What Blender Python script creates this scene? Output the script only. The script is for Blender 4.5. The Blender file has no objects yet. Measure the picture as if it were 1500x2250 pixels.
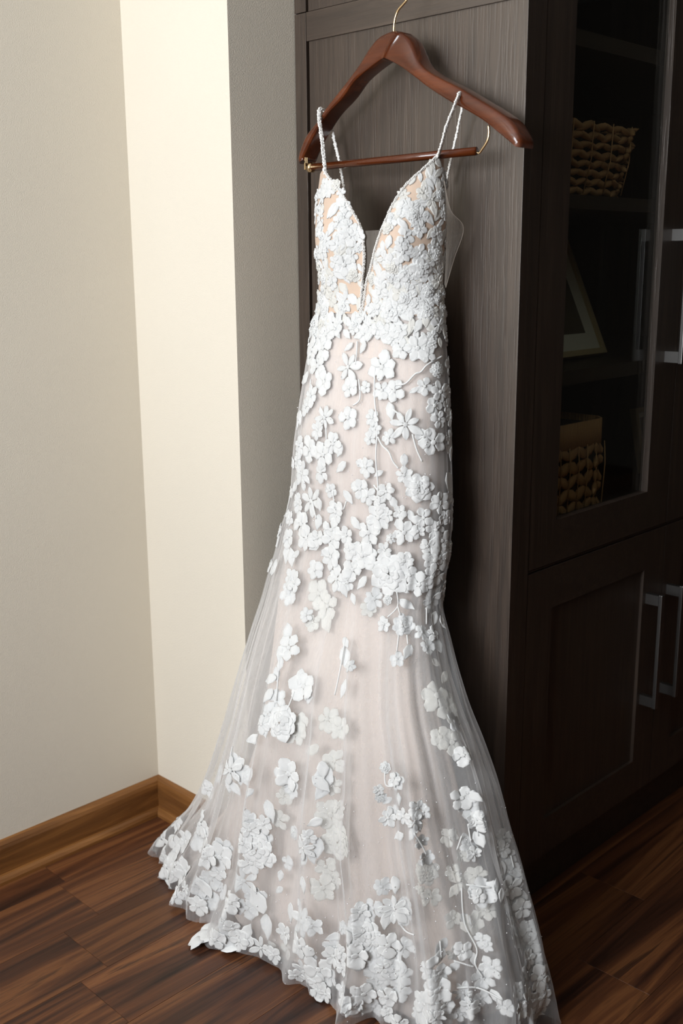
import bpy, bmesh, math, random
from mathutils import Vector, Matrix, noise
from mathutils.bvhtree import BVHTree
rnd = random.Random(7)
PI = math.pi
sc = bpy.context.scene
COL = sc.collection

# ------------------------------------------------------------------ camera
FPX, PITCH, YAW, ROLL = 2352.9, 0.231728, 0.794081, 0.006697      # image 1500 x 2250
CAM = Vector((-1.32737, -1.90604, 1.25))
FW = Vector((math.sin(YAW)*math.cos(PITCH), math.cos(YAW)*math.cos(PITCH), -math.sin(PITCH)))
_R = Vector((math.cos(YAW), -math.sin(YAW), 0)); _D = FW.cross(_R)
RT = _R*math.cos(ROLL) + _D*math.sin(ROLL)
DN = -_R*math.sin(ROLL) + _D*math.cos(ROLL)
cd = bpy.data.cameras.new('camera'); cam = bpy.data.objects.new('camera', cd); COL.objects.link(cam)
cd.sensor_fit = 'VERTICAL'; cd.sensor_height = 36; cd.sensor_width = 24
cd.lens = 36*FPX/2250
cd.clip_start = 0.05
M = Matrix((RT, -DN, -FW)).transposed().to_4x4(); M.translation = CAM
cam.matrix_world = M
cd.dof.use_dof = True; cd.dof.focus_distance = 1.92; cd.dof.aperture_fstop = 3.4
sc.camera = cam

# ------------------------------------------------------------------ light
w = bpy.data.worlds.new('world'); sc.world = w; w.use_nodes = True
w.node_tree.nodes['Background'].inputs[0].default_value = (0.75, 0.87, 1.0, 1)
w.node_tree.nodes['Background'].inputs[1].default_value = 1.0
def area(name, loc, rot, sx, sy, power, col):
    l = bpy.data.lights.new(name, 'AREA'); l.shape = 'RECTANGLE'; l.size = sx; l.size_y = sy
    l.energy = power; l.color = col
    o = bpy.data.objects.new(name, l); COL.objects.link(o); o.location = loc; o.rotation_euler = rot
    return o
# daylight entering through the window of the left wall
area('window_daylight', (-2.58, -0.92, 1.70), (0, -PI/2 + 0.0, 0), 1.12, 1.15, 72, (0.91, 0.955, 1.0))
sc.view_settings.view_transform = 'Standard'; sc.view_settings.look = 'None'
sc.view_settings.gamma = 1.0; sc.view_settings.use_curve_mapping = False
sc.view_settings.exposure = 0.06
sc.cycles.transparent_max_bounces = 40
sc.cycles.max_bounces = 8
sc.cycles.adaptive_threshold = 0.03

# ------------------------------------------------------------------ helpers
def ray_dir(x, y):
    return (RT*((x-750)/FPX) + DN*((y-1125)/FPX) + FW)
def proj(p):
    v = p-CAM; z = v.dot(FW)
    return 750+FPX*v.dot(RT)/z, 1125+FPX*v.dot(DN)/z
def on_plane(x, y, ax, val):
    d = ray_dir(x, y); return CAM + d*((val-CAM[ax])/d[ax])

def new_obj(name, me, mat=None, parent=None, smooth=False):
    o = bpy.data.objects.new(name, me); COL.objects.link(o)
    if mat is not None and not me.materials: me.materials.append(mat)
    if parent is not None: o.parent = parent
    if smooth:
        for p in me.polygons: p.use_smooth = True
    return o
def from_bm(name, bm, mat, parent=None, smooth=False):
    me = bpy.data.meshes.new(name); bm.normal_update(); bm.to_mesh(me); bm.free()
    return new_obj(name, me, mat, parent, smooth)
def from_py(name, vs, fs, mat, parent=None, smooth=True, uvs=None):
    me = bpy.data.meshes.new(name); me.from_pydata([tuple(v) for v in vs], [], fs)
    if uvs is not None:
        uv = me.uv_layers.new(name='UVMap')
        for l in me.loops: uv.data[l.index].uv = uvs[l.vertex_index]
    me.update()
    return new_obj(name, me, mat, parent, smooth)
def bbox(bm, x0, x1, y0, y1, z0, z1, bev=0.0):
    r = bmesh.ops.create_cube(bm, size=1.0)
    for v in r['verts']:
        v.co = Vector((x0+(v.co.x+.5)*(x1-x0), y0+(v.co.y+.5)*(y1-y0), z0+(v.co.z+.5)*(z1-z0)))
    if bev > 0:
        es = list({e for v in r['verts'] for e in v.link_edges})
        bmesh.ops.bevel(bm, geom=es, offset=bev, segments=2, affect='EDGES', profile=0.6)
def box(name, mat, parent, *a, bev=0.0):
    bm = bmesh.new(); bbox(bm, *a, bev=bev); return from_bm(name, bm, mat, parent)
def tag(o, label=None, cat=None, group=None, kind=None):
    for k, v in (('label', label), ('category', cat), ('group', group), ('kind', kind)):
        if v: o[k] = v
    return o
def thing(name, label, cat, group=None, loc=(0, 0, 0)):
    o = bpy.data.objects.new(name, None); COL.objects.link(o); o.location = loc
    o.empty_display_size = 0.05
    return tag(o, label, cat, group)
def under(root, *objs):          # geometry is modelled in world space; keep it there under a moved Empty
    for o in objs:
        o.parent = root; o.matrix_parent_inverse = Matrix.Translation(root.location).inverted()
def frames(pts):
    ts = []
    n = len(pts)
    for i in range(n):
        t = (pts[min(i+1, n-1)]-pts[max(i-1, 0)])
        ts.append(t.normalized())
    u = Vector((0.3, 0.9, 0.2)).cross(ts[0]).normalized()
    out = []
    for t in ts:
        u = (u - t*u.dot(t)).normalized(); out.append((t, u, t.cross(u)))
    return out
def tube_geo(pts, r, seg=8, ru=None, twist=0.0):
    fr = frames(pts); vs = []; fs = []
    for i, p in enumerate(pts):
        rr = r(i/(len(pts)-1)) if callable(r) else r
        rb = rr if ru is None else ru
        for k in range(seg):
            a = 2*PI*k/seg + twist*i
            vs.append(p + fr[i][1]*math.cos(a)*rr + fr[i][2]*math.sin(a)*rb)
    for i in range(len(pts)-1):
        for k in range(seg):
            a = i*seg+k; b = i*seg+(k+1) % seg
            fs.append((a, b, b+seg, a+seg))
    fs.append(tuple(range(seg-1, -1, -1))); fs.append(tuple((len(pts)-1)*seg+k for k in range(seg)))
    return vs, fs
def tube(name, pts, r, mat, parent=None, seg=8, ru=None):
    vs, fs = tube_geo(pts, r, seg, ru)
    return from_py(name, vs, fs, mat, parent)
def catmull(P, n=6):
    P = [Vector(p) for p in P]; out = []
    for i in range(len(P)-1):
        p0 = P[max(i-1, 0)]; p1 = P[i]; p2 = P[i+1]; p3 = P[min(i+2, len(P)-1)]
        for k in range(n):
            t = k/n
            out.append(0.5*((2*p1)+(p2-p0)*t+(2*p0-5*p1+4*p2-p3)*t*t+(3*p1-p0-3*p2+p3)*t**3))
    out.append(P[-1]); return out
def resample(P, step):
    out = [P[0]]; acc = 0
    for a, b in zip(P, P[1:]):
        d = (b-a).length
        while acc+d >= step:
            t = (step-acc)/d; a = a+(b-a)*t; out.append(a.copy()); d = (b-a).length; acc = 0
        acc += d
    return out
def lerp_table(T, x):
    if x <= T[0][0]: return T[0][1]
    for (a, va), (b, vb) in zip(T, T[1:]):
        if x <= b: return va+(vb-va)*(x-a)/(b-a)
    return T[-1][1]
def smooth_table(T, x):
    # cubic hermite through a table
    n = len(T)
    if x <= T[0][0]: return T[0][1]
    if x >= T[-1][0]: return T[-1][1]
    for i in range(n-1):
        if x <= T[i+1][0]:
            x0, y0 = T[i]; x1, y1 = T[i+1]; h = x1-x0
            s = (y1-y0)/h
            m0 = s if i == 0 else (y1-T[i-1][1])/(x1-T[i-1][0])
            m1 = s if i == n-2 else (T[i+2][1]-y0)/(T[i+2][0]-x0)
            t = (x-x0)/h
            return (2*t**3-3*t*t+1)*y0+(t**3-2*t*t+t)*h*m0+(-2*t**3+3*t*t)*y1+(t**3-t*t)*h*m1

# ------------------------------------------------------------------ materials
def mat(name):
    m = bpy.data.materials.new(name); m.use_nodes = True
    nt = m.node_tree; b = nt.nodes['Principled BSDF']
    return m, nt, b
def node(nt, t, **kw):
    n = nt.nodes.new(t)
    for k, v in kw.items():
        if k.startswith('i_'): n.inputs[k[2:].replace('_', ' ')].default_value = v
        else: setattr(n, k, v)
    return n
def ramp(nt, stops):
    r = nt.nodes.new('ShaderNodeValToRGB'); e = r.color_ramp.elements
    while len(e) < len(stops): e.new(0.5)
    for i, (p, c) in enumerate(stops):
        e[i].position = p; e[i].color = (*c, 1)
    return r
def bump(nt, b, src, strength, dist):
    bp = node(nt, 'ShaderNodeBump'); bp.inputs['Strength'].default_value = strength; bp.inputs['Distance'].default_value = dist
    nt.links.new(src, bp.inputs['Height']); nt.links.new(bp.outputs['Normal'], b.inputs['Normal'])
    return bp
def coords(nt, scale, space='Object', rot=(0, 0, 0)):
    tc = node(nt, 'ShaderNodeTexCoord'); mp = node(nt, 'ShaderNodeMapping')
    mp.inputs['Scale'].default_value = scale; mp.inputs['Rotation'].default_value = rot
    nt.links.new(tc.outputs[space], mp.inputs['Vector']); return mp.outputs['Vector']

def wall_mat(name, c):
    m, nt, b = mat(name); b.inputs['Roughness'].default_value = 0.9; b.inputs['Specular IOR Level'].default_value = 0.2
    v = coords(nt, (1, 1, 1))
    n1 = node(nt, 'ShaderNodeTexNoise', i_Scale=2.0, i_Detail=4.0); nt.links.new(v, n1.inputs['Vector'])
    r = ramp(nt, [(0.35, tuple(x*0.97 for x in c)), (0.65, c)]); nt.links.new(n1.outputs['Fac'], r.inputs[0])
    nt.links.new(r.outputs[0], b.inputs['Base Color'])
    n2 = node(nt, 'ShaderNodeTexNoise', i_Scale=420.0, i_Detail=3.0); nt.links.new(v, n2.inputs['Vector'])
    bump(nt, b, n2.outputs['Fac'], 0.35, 0.002)
    return m
def wood_mat(name, stops, scale, axis, rough, grain=0.3, spec=0.5, perobj=0.0, pore=0.0, coat=0.0, dist=1.2, ior=1.5):
    m, nt, b = mat(name)
    s = [scale*9, scale*9, scale*9]; s[axis] = scale*0.55
    v = coords(nt, tuple(s))
    off = None
    if perobj:
        oi = node(nt, 'ShaderNodeObjectInfo'); mu = node(nt, 'ShaderNodeMath', operation='MULTIPLY'); mu.inputs[1].default_value = 57.0
        nt.links.new(oi.outputs['Random'], mu.inputs[0])
        cb = node(nt, 'ShaderNodeCombineXYZ')
        for k in range(3): nt.links.new(mu.outputs[0], cb.inputs[k])
        ad = node(nt, 'ShaderNodeVectorMath', operation='ADD'); nt.links.new(v, ad.inputs[0]); nt.links.new(cb.outputs[0], ad.inputs[1]); v = ad.outputs[0]
    n = node(nt, 'ShaderNodeTexNoise', i_Scale=1.0, i_Detail=6.0, i_Roughness=0.62, i_Distortion=dist); nt.links.new(v, n.inputs['Vector'])
    r = ramp(nt, stops); nt.links.new(n.outputs['Fac'], r.inputs[0])
    out = r.outputs[0]
    if perobj:
        hs = node(nt, 'ShaderNodeHueSaturation'); mr = node(nt, 'ShaderNodeMapRange')
        mr.inputs['To Min'].default_value = 1-perobj; mr.inputs['To Max'].default_value = 1+perobj
        nt.links.new(oi.outputs['Random'], mr.inputs['Value']); nt.links.new(mr.outputs[0], hs.inputs['Value'])
        nt.links.new(out, hs.inputs['Color']); out = hs.outputs['Color']
    nt.links.new(out, b.inputs['Base Color'])
    b.inputs['Roughness'].default_value = rough; b.inputs['Specular IOR Level'].default_value = spec
    b.inputs['IOR'].default_value = ior; b.inputs['Specular Tint'].default_value = (1.0, 0.93, 0.86, 1) if ior > 1.6 else (1, 1, 1, 1); b.inputs['Coat Weight'].default_value = coat; b.inputs['Coat Roughness'].default_value = 0.08 if rough < 0.4 else 0.42
    s2 = [240., 240., 240.]; s2[axis] = 10.
    v2 = coords(nt, tuple(s2)); n2 = node(nt, 'ShaderNodeTexNoise', i_Scale=1.0, i_Detail=3.0); nt.links.new(v2, n2.inputs['Vector'])
    r2 = ramp(nt, [(0.36, (0, 0, 0)), (0.48, (1, 1, 1))]); nt.links.new(n2.outputs['Fac'], r2.inputs[0])
    bump(nt, b, r2.outputs[0], grain, 0.001)
    return m
def plain(name, c, rough=0.5, metal=0.0, spec=0.5):
    m, nt, b = mat(name); b.inputs['Base Color'].default_value = (*c, 1)
    b.inputs['Roughness'].default_value = rough; b.inputs['Metallic'].default_value = metal; b.inputs['Specular IOR Level'].default_value = spec
    v = coords(nt, (1, 1, 1)); n = node(nt, 'ShaderNodeTexNoise', i_Scale=60.0, i_Detail=3.0); nt.links.new(v, n.inputs['Vector'])
    bump(nt, b, n.outputs['Fac'], 0.06, 0.001)
    return m
def tulle_mat(name, c, lo, hi, power=2.5, streak=0.25):
    m, nt, b = mat(name); nt.nodes.remove(b)
    out = nt.nodes['Material Output']
    tr = node(nt, 'ShaderNodeBsdfTransparent'); di = node(nt, 'ShaderNodeBsdfDiffuse'); tl = node(nt, 'ShaderNodeBsdfTranslucent')
    di.inputs[0].default_value = (*c, 1); tl.inputs[0].default_value = (*c, 1)
    mx = node(nt, 'ShaderNodeMixShader'); mx.inputs[0].default_value = 0.5
    nt.links.new(di.outputs[0], mx.inputs[1]); nt.links.new(tl.outputs[0], mx.inputs[2])
    # fine net: more threads per area where the cloth turns edge-on
    lw = node(nt, 'ShaderNodeLayerWeight'); lw.inputs['Blend'].default_value = 0.5
    pw = node(nt, 'ShaderNodeMath', operation='POWER'); pw.inputs[1].default_value = power
    nt.links.new(lw.outputs['Facing'], pw.inputs[0])
    mr = node(nt, 'ShaderNodeMapRange'); mr.inputs['To Min'].default_value = lo; mr.inputs['To Max'].default_value = hi
    nt.links.new(pw.outputs[0], mr.inputs['Value'])
    v = coords(nt, (130, 130, 3)); n = node(nt, 'ShaderNodeTexNoise', i_Scale=1.0, i_Detail=3.0); nt.links.new(v, n.inputs['Vector'])
    m2 = node(nt, 'ShaderNodeMapRange'); m2.inputs['From Min'].default_value = 0.3; m2.inputs['From Max'].default_value = 0.7
    m2.inputs['To Min'].default_value = 1-streak; m2.inputs['To Max'].default_value = 1+streak
    nt.links.new(n.outputs['Fac'], m2.inputs['Value'])
    ml = node(nt, 'ShaderNodeMath', operation='MULTIPLY', use_clamp=True); nt.links.new(mr.outputs[0], ml.inputs[0]); nt.links.new(m2.outputs[0], ml.inputs[1])
    fx = node(nt, 'ShaderNodeMixShader'); nt.links.new(ml.outputs[0], fx.inputs[0])
    nt.links.new(tr.outputs[0], fx.inputs[1]); nt.links.new(mx.outputs[0], fx.inputs[2]); nt.links.new(fx.outputs[0], out.inputs[0])
    return m
def cloth_mat(name, c, rough=0.6, bscale=900, bstr=0.2, sheen=0.2):
    m, nt, b = mat(name); b.inputs['Base Color'].default_value = (*c, 1); b.inputs['Roughness'].default_value = rough
    b.inputs['Specular IOR Level'].default_value = 0.25; b.inputs['Sheen Weight'].default_value = sheen
    v = coords(nt, (1, 1, 1)); n = node(nt, 'ShaderNodeTexNoise', i_Scale=bscale, i_Detail=2.0); nt.links.new(v, n.inputs['Vector'])
    bump(nt, b, n.outputs['Fac'], bstr, 0.001); return m
def lace_mat(name, c, bstr=0.5):
    m, nt, b = mat(name); b.inputs['Roughness'].default_value = 0.9; b.inputs['Specular IOR Level'].default_value = 0.12
    b.inputs['Sheen Weight'].default_value = 0.1
    uv = node(nt, 'ShaderNodeUVMap'); mp = node(nt, 'ShaderNodeMapping'); mp.inputs['Scale'].default_value = (3.0, 11.0, 1)
    nt.links.new(uv.outputs[0], mp.inputs['Vector'])
    wv = node(nt, 'ShaderNodeTexWave', i_Scale=1.0, i_Distortion=3.0, i_Detail=2.0, bands_direction='Y'); wv.inputs['Detail Scale'].default_value = 1.5
    nt.links.new(mp.outputs[0], wv.inputs['Vector'])
    v = coords(nt, (1, 1, 1)); n = node(nt, 'ShaderNodeTexNoise', i_Scale=700.0, i_Detail=2.0); nt.links.new(v, n.inputs['Vector'])
    ad = node(nt, 'ShaderNodeMath', operation='ADD'); nt.links.new(wv.outputs['Fac'], ad.inputs[0]); nt.links.new(n.outputs['Fac'], ad.inputs[1])
    r = ramp(nt, [(0.15, tuple(x*0.86 for x in c)), (0.6, c)]); nt.links.new(wv.outputs['Fac'], r.inputs[0]); nt.links.new(r.outputs[0], b.inputs['Base Color'])
    bump(nt, b, ad.outputs[0], bstr, 0.0006); return m

M_WALL = wall_mat('wall_paint', (0.765, 0.70, 0.595))
M_FAR = wall_mat('far_wall_low_bounce', (0.13, 0.11, 0.09))  # unseen right and front walls, made dark to cut bounced fill light
M_CEIL = wall_mat('ceiling_paint', (0.80, 0.79, 0.76))
M_CAB = wood_mat('dark_brown_wood', [(0.3, (0.020, 0.011, 0.007)), (0.5, (0.034, 0.020, 0.013)), (0.7, (0.054, 0.034, 0.023))], 6.0, 2, 0.46, 0.16, 0.75, ior=1.68)
M_CABX = wood_mat('dark_brown_wood_across', [(0.3, (0.020, 0.011, 0.007)), (0.5, (0.034, 0.020, 0.013)), (0.7, (0.054, 0.034, 0.023))], 6.0, 1, 0.46, 0.2, 0.75, ior=1.68)
M_CABIN = plain('cabinet_inside_wood', (0.034, 0.022, 0.014), 0.55)
M_FLOOR = wood_mat('walnut_plank', [(0.30, (0.012, 0.005, 0.003)), (0.42, (0.045, 0.017, 0.009)), (0.52, (0.095, 0.034, 0.014)), (0.60, (0.17, 0.066, 0.024)), (0.66, (0.05, 0.020, 0.010)), (0.75, (0.10, 0.04, 0.018))], 0.95, 0, 0.34, 0.10, 0.4, 0.18, dist=2.4)
M_BASE = wood_mat('baseboard_oak', [(0.3, (0.10, 0.038, 0.010)), (0.5, (0.22, 0.090, 0.024)), (0.7, (0.38, 0.17, 0.048))], 2.4, 0, 0.4, 0.15, 0.4)
M_BASEY = wood_mat('baseboard_oak_side', [(0.3, (0.11, 0.042, 0.012)), (0.5, (0.22, 0.092, 0.026)), (0.7, (0.36, 0.17, 0.055))], 2.4, 1, 0.4, 0.15, 0.4)
M_HANG = wood_mat('mahogany_lacquer', [(0.25, (0.045, 0.009, 0.002)), (0.5, (0.095, 0.020, 0.004)), (0.75, (0.17, 0.040, 0.009))], 3.0, 1, 0.25, 0.05, 0.4, coat=0.5)
M_BRASS = plain('polished_brass', (0.83, 0.62, 0.36), 0.22, 1.0)
M_STEEL = plain('brushed_steel', (0.26, 0.25, 0.24), 0.38, 1.0)
M_LACE = lace_mat('lace_thread', (0.92, 0.92, 0.91))
M_LACE2 = lace_mat('lace_thread_ivory', (0.89, 0.87, 0.82))
M_HAIR = plain('net_binding', (0.45, 0.38, 0.32), 0.6)
M_BEAD = plain('pearl_bead', (0.88, 0.86, 0.83), 0.35)
M_SEQ = plain('clear_sequin', (0.95, 0.95, 0.97), 0.12, 0.6)
M_NUDE = cloth_mat('nude_lining', (0.66, 0.50, 0.39))
M_BLUSH = cloth_mat('blush_lining', (0.73, 0.62, 0.555), 0.5, 500, 0.1)
M_TULLE = tulle_mat('outer_tulle', (0.90, 0.905, 0.915), 0.23, 0.9, 2.2, 0.10)
M_TULLE2 = tulle_mat('inner_tulle', (0.90, 0.89, 0.885), 0.28, 0.9, 2.2, 0.10)
M_NET = tulle_mat('sheer_net', (0.66, 0.60, 0.54), 0.24, 0.6)
M_WICK = plain('seagrass', (0.36, 0.20, 0.08), 0.75)
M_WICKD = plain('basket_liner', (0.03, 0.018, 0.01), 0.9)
M_MATB = plain('cream_mat', (0.62, 0.60, 0.50), 0.8)
M_FRM = plain('pale_frame_wood', (0.42, 0.33, 0.18), 0.5)
M_PIC = plain('dark_photo_print', (0.10, 0.075, 0.05), 0.4)
M_GAP = plain('dark_gap', (0.006, 0.005, 0.004), 0.9)
mg, ng, bg = mat('cabinet_glass'); bg.inputs['Base Color'].default_value = (1, 1, 1, 1)
ng.nodes.remove(bg)
_g = node(ng, 'ShaderNodeBsdfGlossy'); _g.inputs['Roughness'].default_value = 0.02; _t = node(ng, 'ShaderNodeBsdfTransparent'); _t.inputs[0].default_value = (0.93, 0.95, 0.93, 1)
_lw = node(ng, 'ShaderNodeLayerWeight'); _pw = node(ng, 'ShaderNodeMath', operation='POWER'); _pw.inputs[1].default_value = 4.0; _f = node(ng, 'ShaderNodeMath', operation='MULTIPLY_ADD'); _f.inputs[1].default_value = 0.9; _f.inputs[2].default_value = 0.02
ng.links.new(_lw.outputs['Facing'], _pw.inputs[0]); ng.links.new(_pw.outputs[0], _f.inputs[0]); _x = node(ng, 'ShaderNodeMixShader')
ng.links.new(_f.outputs[0], _x.inputs[0]); ng.links.new(_t.outputs[0], _x.inputs[1]); ng.links.new(_g.outputs[0], _x.inputs[2]); ng.links.new(_x.outputs[0], ng.nodes['Material Output'].inputs[0])
M_GLASS = mg

# ------------------------------------------------------------------ room
PD = -0.3259                   # front of the wall jog
RX0, RX1, RY0, CH = -2.6, 4.5, -7.0, 2.7
def struct(name, m, *boxes, parent=None):
    bm = bmesh.new()
    for b in boxes: bbox(bm, *b)
    o = from_bm(name, bm, m, parent); o['kind'] = 'structure'; return o
struct('wall_back', M_WALL, (RX0-0.1, 0.0, 0.0, 0.1, 0, CH))
struct('wall_jog', M_WALL, (0.0, RX1+0.1, PD, 0.1, 0, CH))
struct('wall_right', M_FAR, (RX1, RX1+0.1, RY0, PD, 0, CH))
struct('wall_front', M_FAR, (RX0-0.1, RX1+0.1, RY0-0.1, RY0, 0, CH))
WY0, WY1, WZ0, WZ1 = -1.50, -0.34, 1.10, 2.30
struct('wall_left', M_WALL, (RX0-0.1, RX0, RY0, WY0, 0, CH), (RX0-0.1, RX0, WY1, 0.0, 0, CH), (RX0-0.1, RX0, WY0, WY1, 0, WZ0), (RX0-0.1, RX0, WY0, WY1, WZ1, CH))
struct('ceiling', M_CEIL, (RX0-0.1, RX1+0.1, RY0-0.1, 0.1, CH, CH+0.1))
wf = struct('window_1', M_BASE, (RX0-0.09, RX0-0.03, WY0, WY0+0.05, WZ0, WZ1), (RX0-0.09, RX0-0.03, WY1-0.05, WY1, WZ0, WZ1),
       (RX0-0.09, RX0-0.03, WY0+.05, WY1-.05, WZ0, WZ0+0.05), (RX0-0.09, RX0-0.03, WY0+.05, WY1-.05, WZ1-0.05, WZ1))
# floor: a sub-floor slab and the planks on it, joints recessed
fl = struct('floor', M_GAP, (RX0-0.1, RX1+0.1, RY0-0.1, 0.1, -0.06, -0.006))
PW = 0.1493
joints = {3: [-0.469], 1: [-0.333], 2: [-0.412], 4: [0.33, -1.1], 5: [-0.1], 6: [-0.75, 0.6], 7: [0.2]}
def plank(x0, x1, y0, y1):
    bm = bmesh.new(); g = 0.00025
    bbox(bm, x0+g, x1-g, y0+g, y1-g, -0.008, 0.0)
    es = [e for e in bm.edges if all(abs(v.co.z) < 1e-6 for v in e.verts)]
    bmesh.ops.bevel(bm, geom=es, offset=0.0004, segments=1, affect='EDGES')
    return from_bm('plank', bm, M_FLOOR, fl)
row = 0; ytop = -0.552+PW*4
while ytop > RY0:
    y1 = min(ytop, 0.0); y0 = max(ytop-PW, RY0)
    js = joints.get(row, [])
    base = js[0] if js else rnd.uniform(-0.9, 0.9)
    xs = sorted({round(base+1.2*k+(0.0 if k == 0 else 0), 3) for k in range(-3, 4)})
    xs = [RX0]+[x for x in xs if RX0+0.1 < x < RX1-0.1]+[RX1]
    for a, b in zip(xs, xs[1:]):
        plank(a, b, y0, y1)
    ytop -= PW; row += 1

# baseboards with a shoe moulding
def baseboard(name, m, p0, p1, nrm, parent=None):
    prof = [(0, 0), (0.013, 0), (0.013, 0.072), (0.011, 0.080), (0.006, 0.086), (0.0, 0.088)]
    shoe = [(0.013, 0.0), (0.026, 0.0), (0.026, 0.007), (0.023, 0.013), (0.018, 0.017), (0.013, 0.018)]
    root = None
    for nm, pr, mm in ((name, prof, m), ('shoe_moulding', shoe, m)):
        vs = []; fs = []
        n = len(pr)
        for end, (P, e) in enumerate((p0, p1)):
            for (o, z) in pr:
                d = (Vector(p1[0])-Vector(p0[0])).normalized()
                q = Vector((P[0], P[1], 0))+Vector(nrm)*o+Vector((0, 0, z))+Vector((d.x, d.y, 0))*(e*o)
                vs.append(q)
        for k in range(n): fs.append((k, (k+1) % n, n+(k+1) % n, n+k))
        fs += [tuple(range(n-1, -1, -1)), tuple(range(n, 2*n))]
        o = from_py(nm, vs, fs, mm, root, smooth=False)
        if root is None: root = o; o['kind'] = 'structure'
baseboard('baseboard_back', M_BASE, ((RX0, 0, 0), 0), ((0.0, 0, 0), -1), (0, -1, 0))
baseboard('baseboard_side', M_BASEY, ((0, 0, 0), 1), ((0, PD, 0), 1), (-1, 0, 0))
baseboard('baseboard_jog', M_BASE, ((0, PD, 0), -1), ((0.158, PD, 0), 0), (0, -1, 0))

# ------------------------------------------------------------------ cabinet
CX0, CX1, CY0, CY1 = 0.1616, 1.275, -0.8566, PD-0.002
cab = thing('display_cabinet', 'tall dark brown wood cabinet with glass upper doors and panelled side', 'cabinet', loc=(CX0, CY0, 0))
P = []
CT = 2.25
def cb(name, *a, m=None, bev=0.0, par=None):
    o = box(name, m or M_CAB, None, *a, bev=bev)
    if par is None: P.append(o)
    else: o.parent = par
    return o
ZJ = 1.697
sp = cb('side_panel', CX0+0.004, CX0+0.016, CY0+0.0268, CY1-0.0345, 0.0, CT)
cb('stile', CX0, CX0+0.02, CY0, CY0+0.0262, 0.0, CT, par=sp, bev=0.0004)
cb('stile', CX0, CX0+0.02, CY1-0.030, CY1, 0.0, ZJ-0.0008, par=sp, bev=0.0004)
cb('stile', CX0, CX0+0.02, CY1-0.030, CY1, ZJ+0.0008, CT, par=sp, bev=0.0004)
cb('rail', CX0, CX0+0.02, CY0+0.0262, CY1-0.0312, 1.646, ZJ-0.0006, m=M_CABX, par=sp, bev=0.0006)
cb('rail', CX0, CX0+0.02, CY0+0.0262, CY1-0.0312, 0.0, 0.10, m=M_CABX, par=sp, bev=0.0006)
cb('rail', CX0, CX0+0.02, CY0+0.0262, CY1-0.0312, 2.12, CT, m=M_CABX, par=sp, bev=0.0006)
cb('upper_infill', CX0+0.0015, CX0+0.012, CY0+0.0262, CY1-0.036, ZJ+0.0006, 2.12, par=sp)
cb('far_side_panel', CX1-0.02, CX1, CY0, CY1, 0, CT)
cb('back_panel', CX0+0.02, CX1-0.02, CY1-0.012, CY1, 0.08, CT, m=M_CABIN)
cb('top_panel', CX0+0.02, CX1-0.02, CY0+0.002, CY1-0.012, CT-0.03, CT)
cb('face_frame', CX0+0.02, 0.2135, CY0, CY0+0.02, 0.0, CT)
cb('face_frame', 1.223, CX1-0.02, CY0, CY0+0.02, 0.0, CT)
cb('plinth', 0.2135, 1.223, CY0+0.03, CY0+0.05, 0.0, 0.098, m=M_CABX)
cb('cabinet_floor', CX0+0.02, CX1-0.02, CY0+0.03, CY1-0.012, 0.085, 0.105, m=M_CABIN)
for z in (0.742, 1.024, 1.334, 1.60, 1.90):
    cb('shelf', CX0+0.021, CX1-0.021, -0.832, CY1-0.013, z, z+(0.026 if z != 1.334 else 0.024), m=M_CABIN)
cb('divider', CX0+0.021, CX1-0.021, CY0+0.003, -0.833, 0.700, 0.7035, m=M_CABX)
def door_up(x0, x1):
    z0, z1 = 0.7055, 2.20; gy0, gy1 = CY0+0.0004, CY0+0.019
    a, b = x0+0.084, x1-0.087; c, d = 0.785, 2.10
    r = cb('upper_door', x0, a, gy0, gy1, z0, z1)
    cb('stile', b, x1, gy0, gy1, z0, z1, par=r)
    cb('rail', a, b, gy0, gy1, z0, c, par=r, m=M_CABX)
    cb('rail', a, b, gy0, gy1, d, z1, par=r, m=M_CABX)
    cb('glass_pane', a-0.004, b+0.004, gy1-0.005, gy1-0.001, c-0.004, d+0.004, m=M_GLASS, par=r)
    return r
def door_low(x0, x1):
    z0, z1 = 0.106, 0.6975; gy0, gy1 = CY0+0.0004, CY0+0.019
    a, b, c, d = x0+0.08, x1-0.08, 0.185, 0.618
    r = cb('lower_door', a-0.004, b+0.004, gy0+0.007, gy1-0.002, c-0.004, d+0.004)
    cb('stile', x0, a, gy0, gy1, z0, z1, par=r)
    cb('stile', b, x1, gy0, gy1, z0, z1, par=r)
    cb('rail', a, b, gy0, gy1, z0, c, par=r, m=M_CABX)
    cb('rail', a, b, gy0, gy1, d, z1, par=r, m=M_CABX)
    return r
def handle(door, x, z0, z1):
    bm = bmesh.new(); yb = CY0-0.004
    bbox(bm, x-0.006, x+0.006, yb-0.033, yb-0.025, z0, z1, bev=0.001)
    for z in (z0+0.002, z1-0.024):
        bbox(bm, x-0.006, x+0.006, yb-0.0252, yb+0.0046, z, z+0.022)
    o = from_bm('handle', bm, M_STEEL, door); o['label'] = 'long brushed steel bar handle'
d1 = door_up(0.2155, 0.7165); d2 = door_up(0.7195, 1.221)
handle(d1, 0.672, 1.043, 1.305); handle(d2, 0.764, 1.043, 1.305)
l1 = door_low(0.2155, 0.7165); l2 = door_low(0.7195, 1.221)
handle(l1, 0.655, 0.313, 0.566); handle(l2, 0.744, 0.313, 0.566)
HOOK = Vector((0.105, -0.660, 1.735))
pg, pf = tube_geo([Vector((CX0+0.004, HOOK.y, HOOK.z-0.005)), Vector((0.098, HOOK.y, HOOK.z-0.002))], 0.004, 10)
P.append(from_py('peg', pg, pf, M_STEEL))
under(cab, *P)

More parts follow.
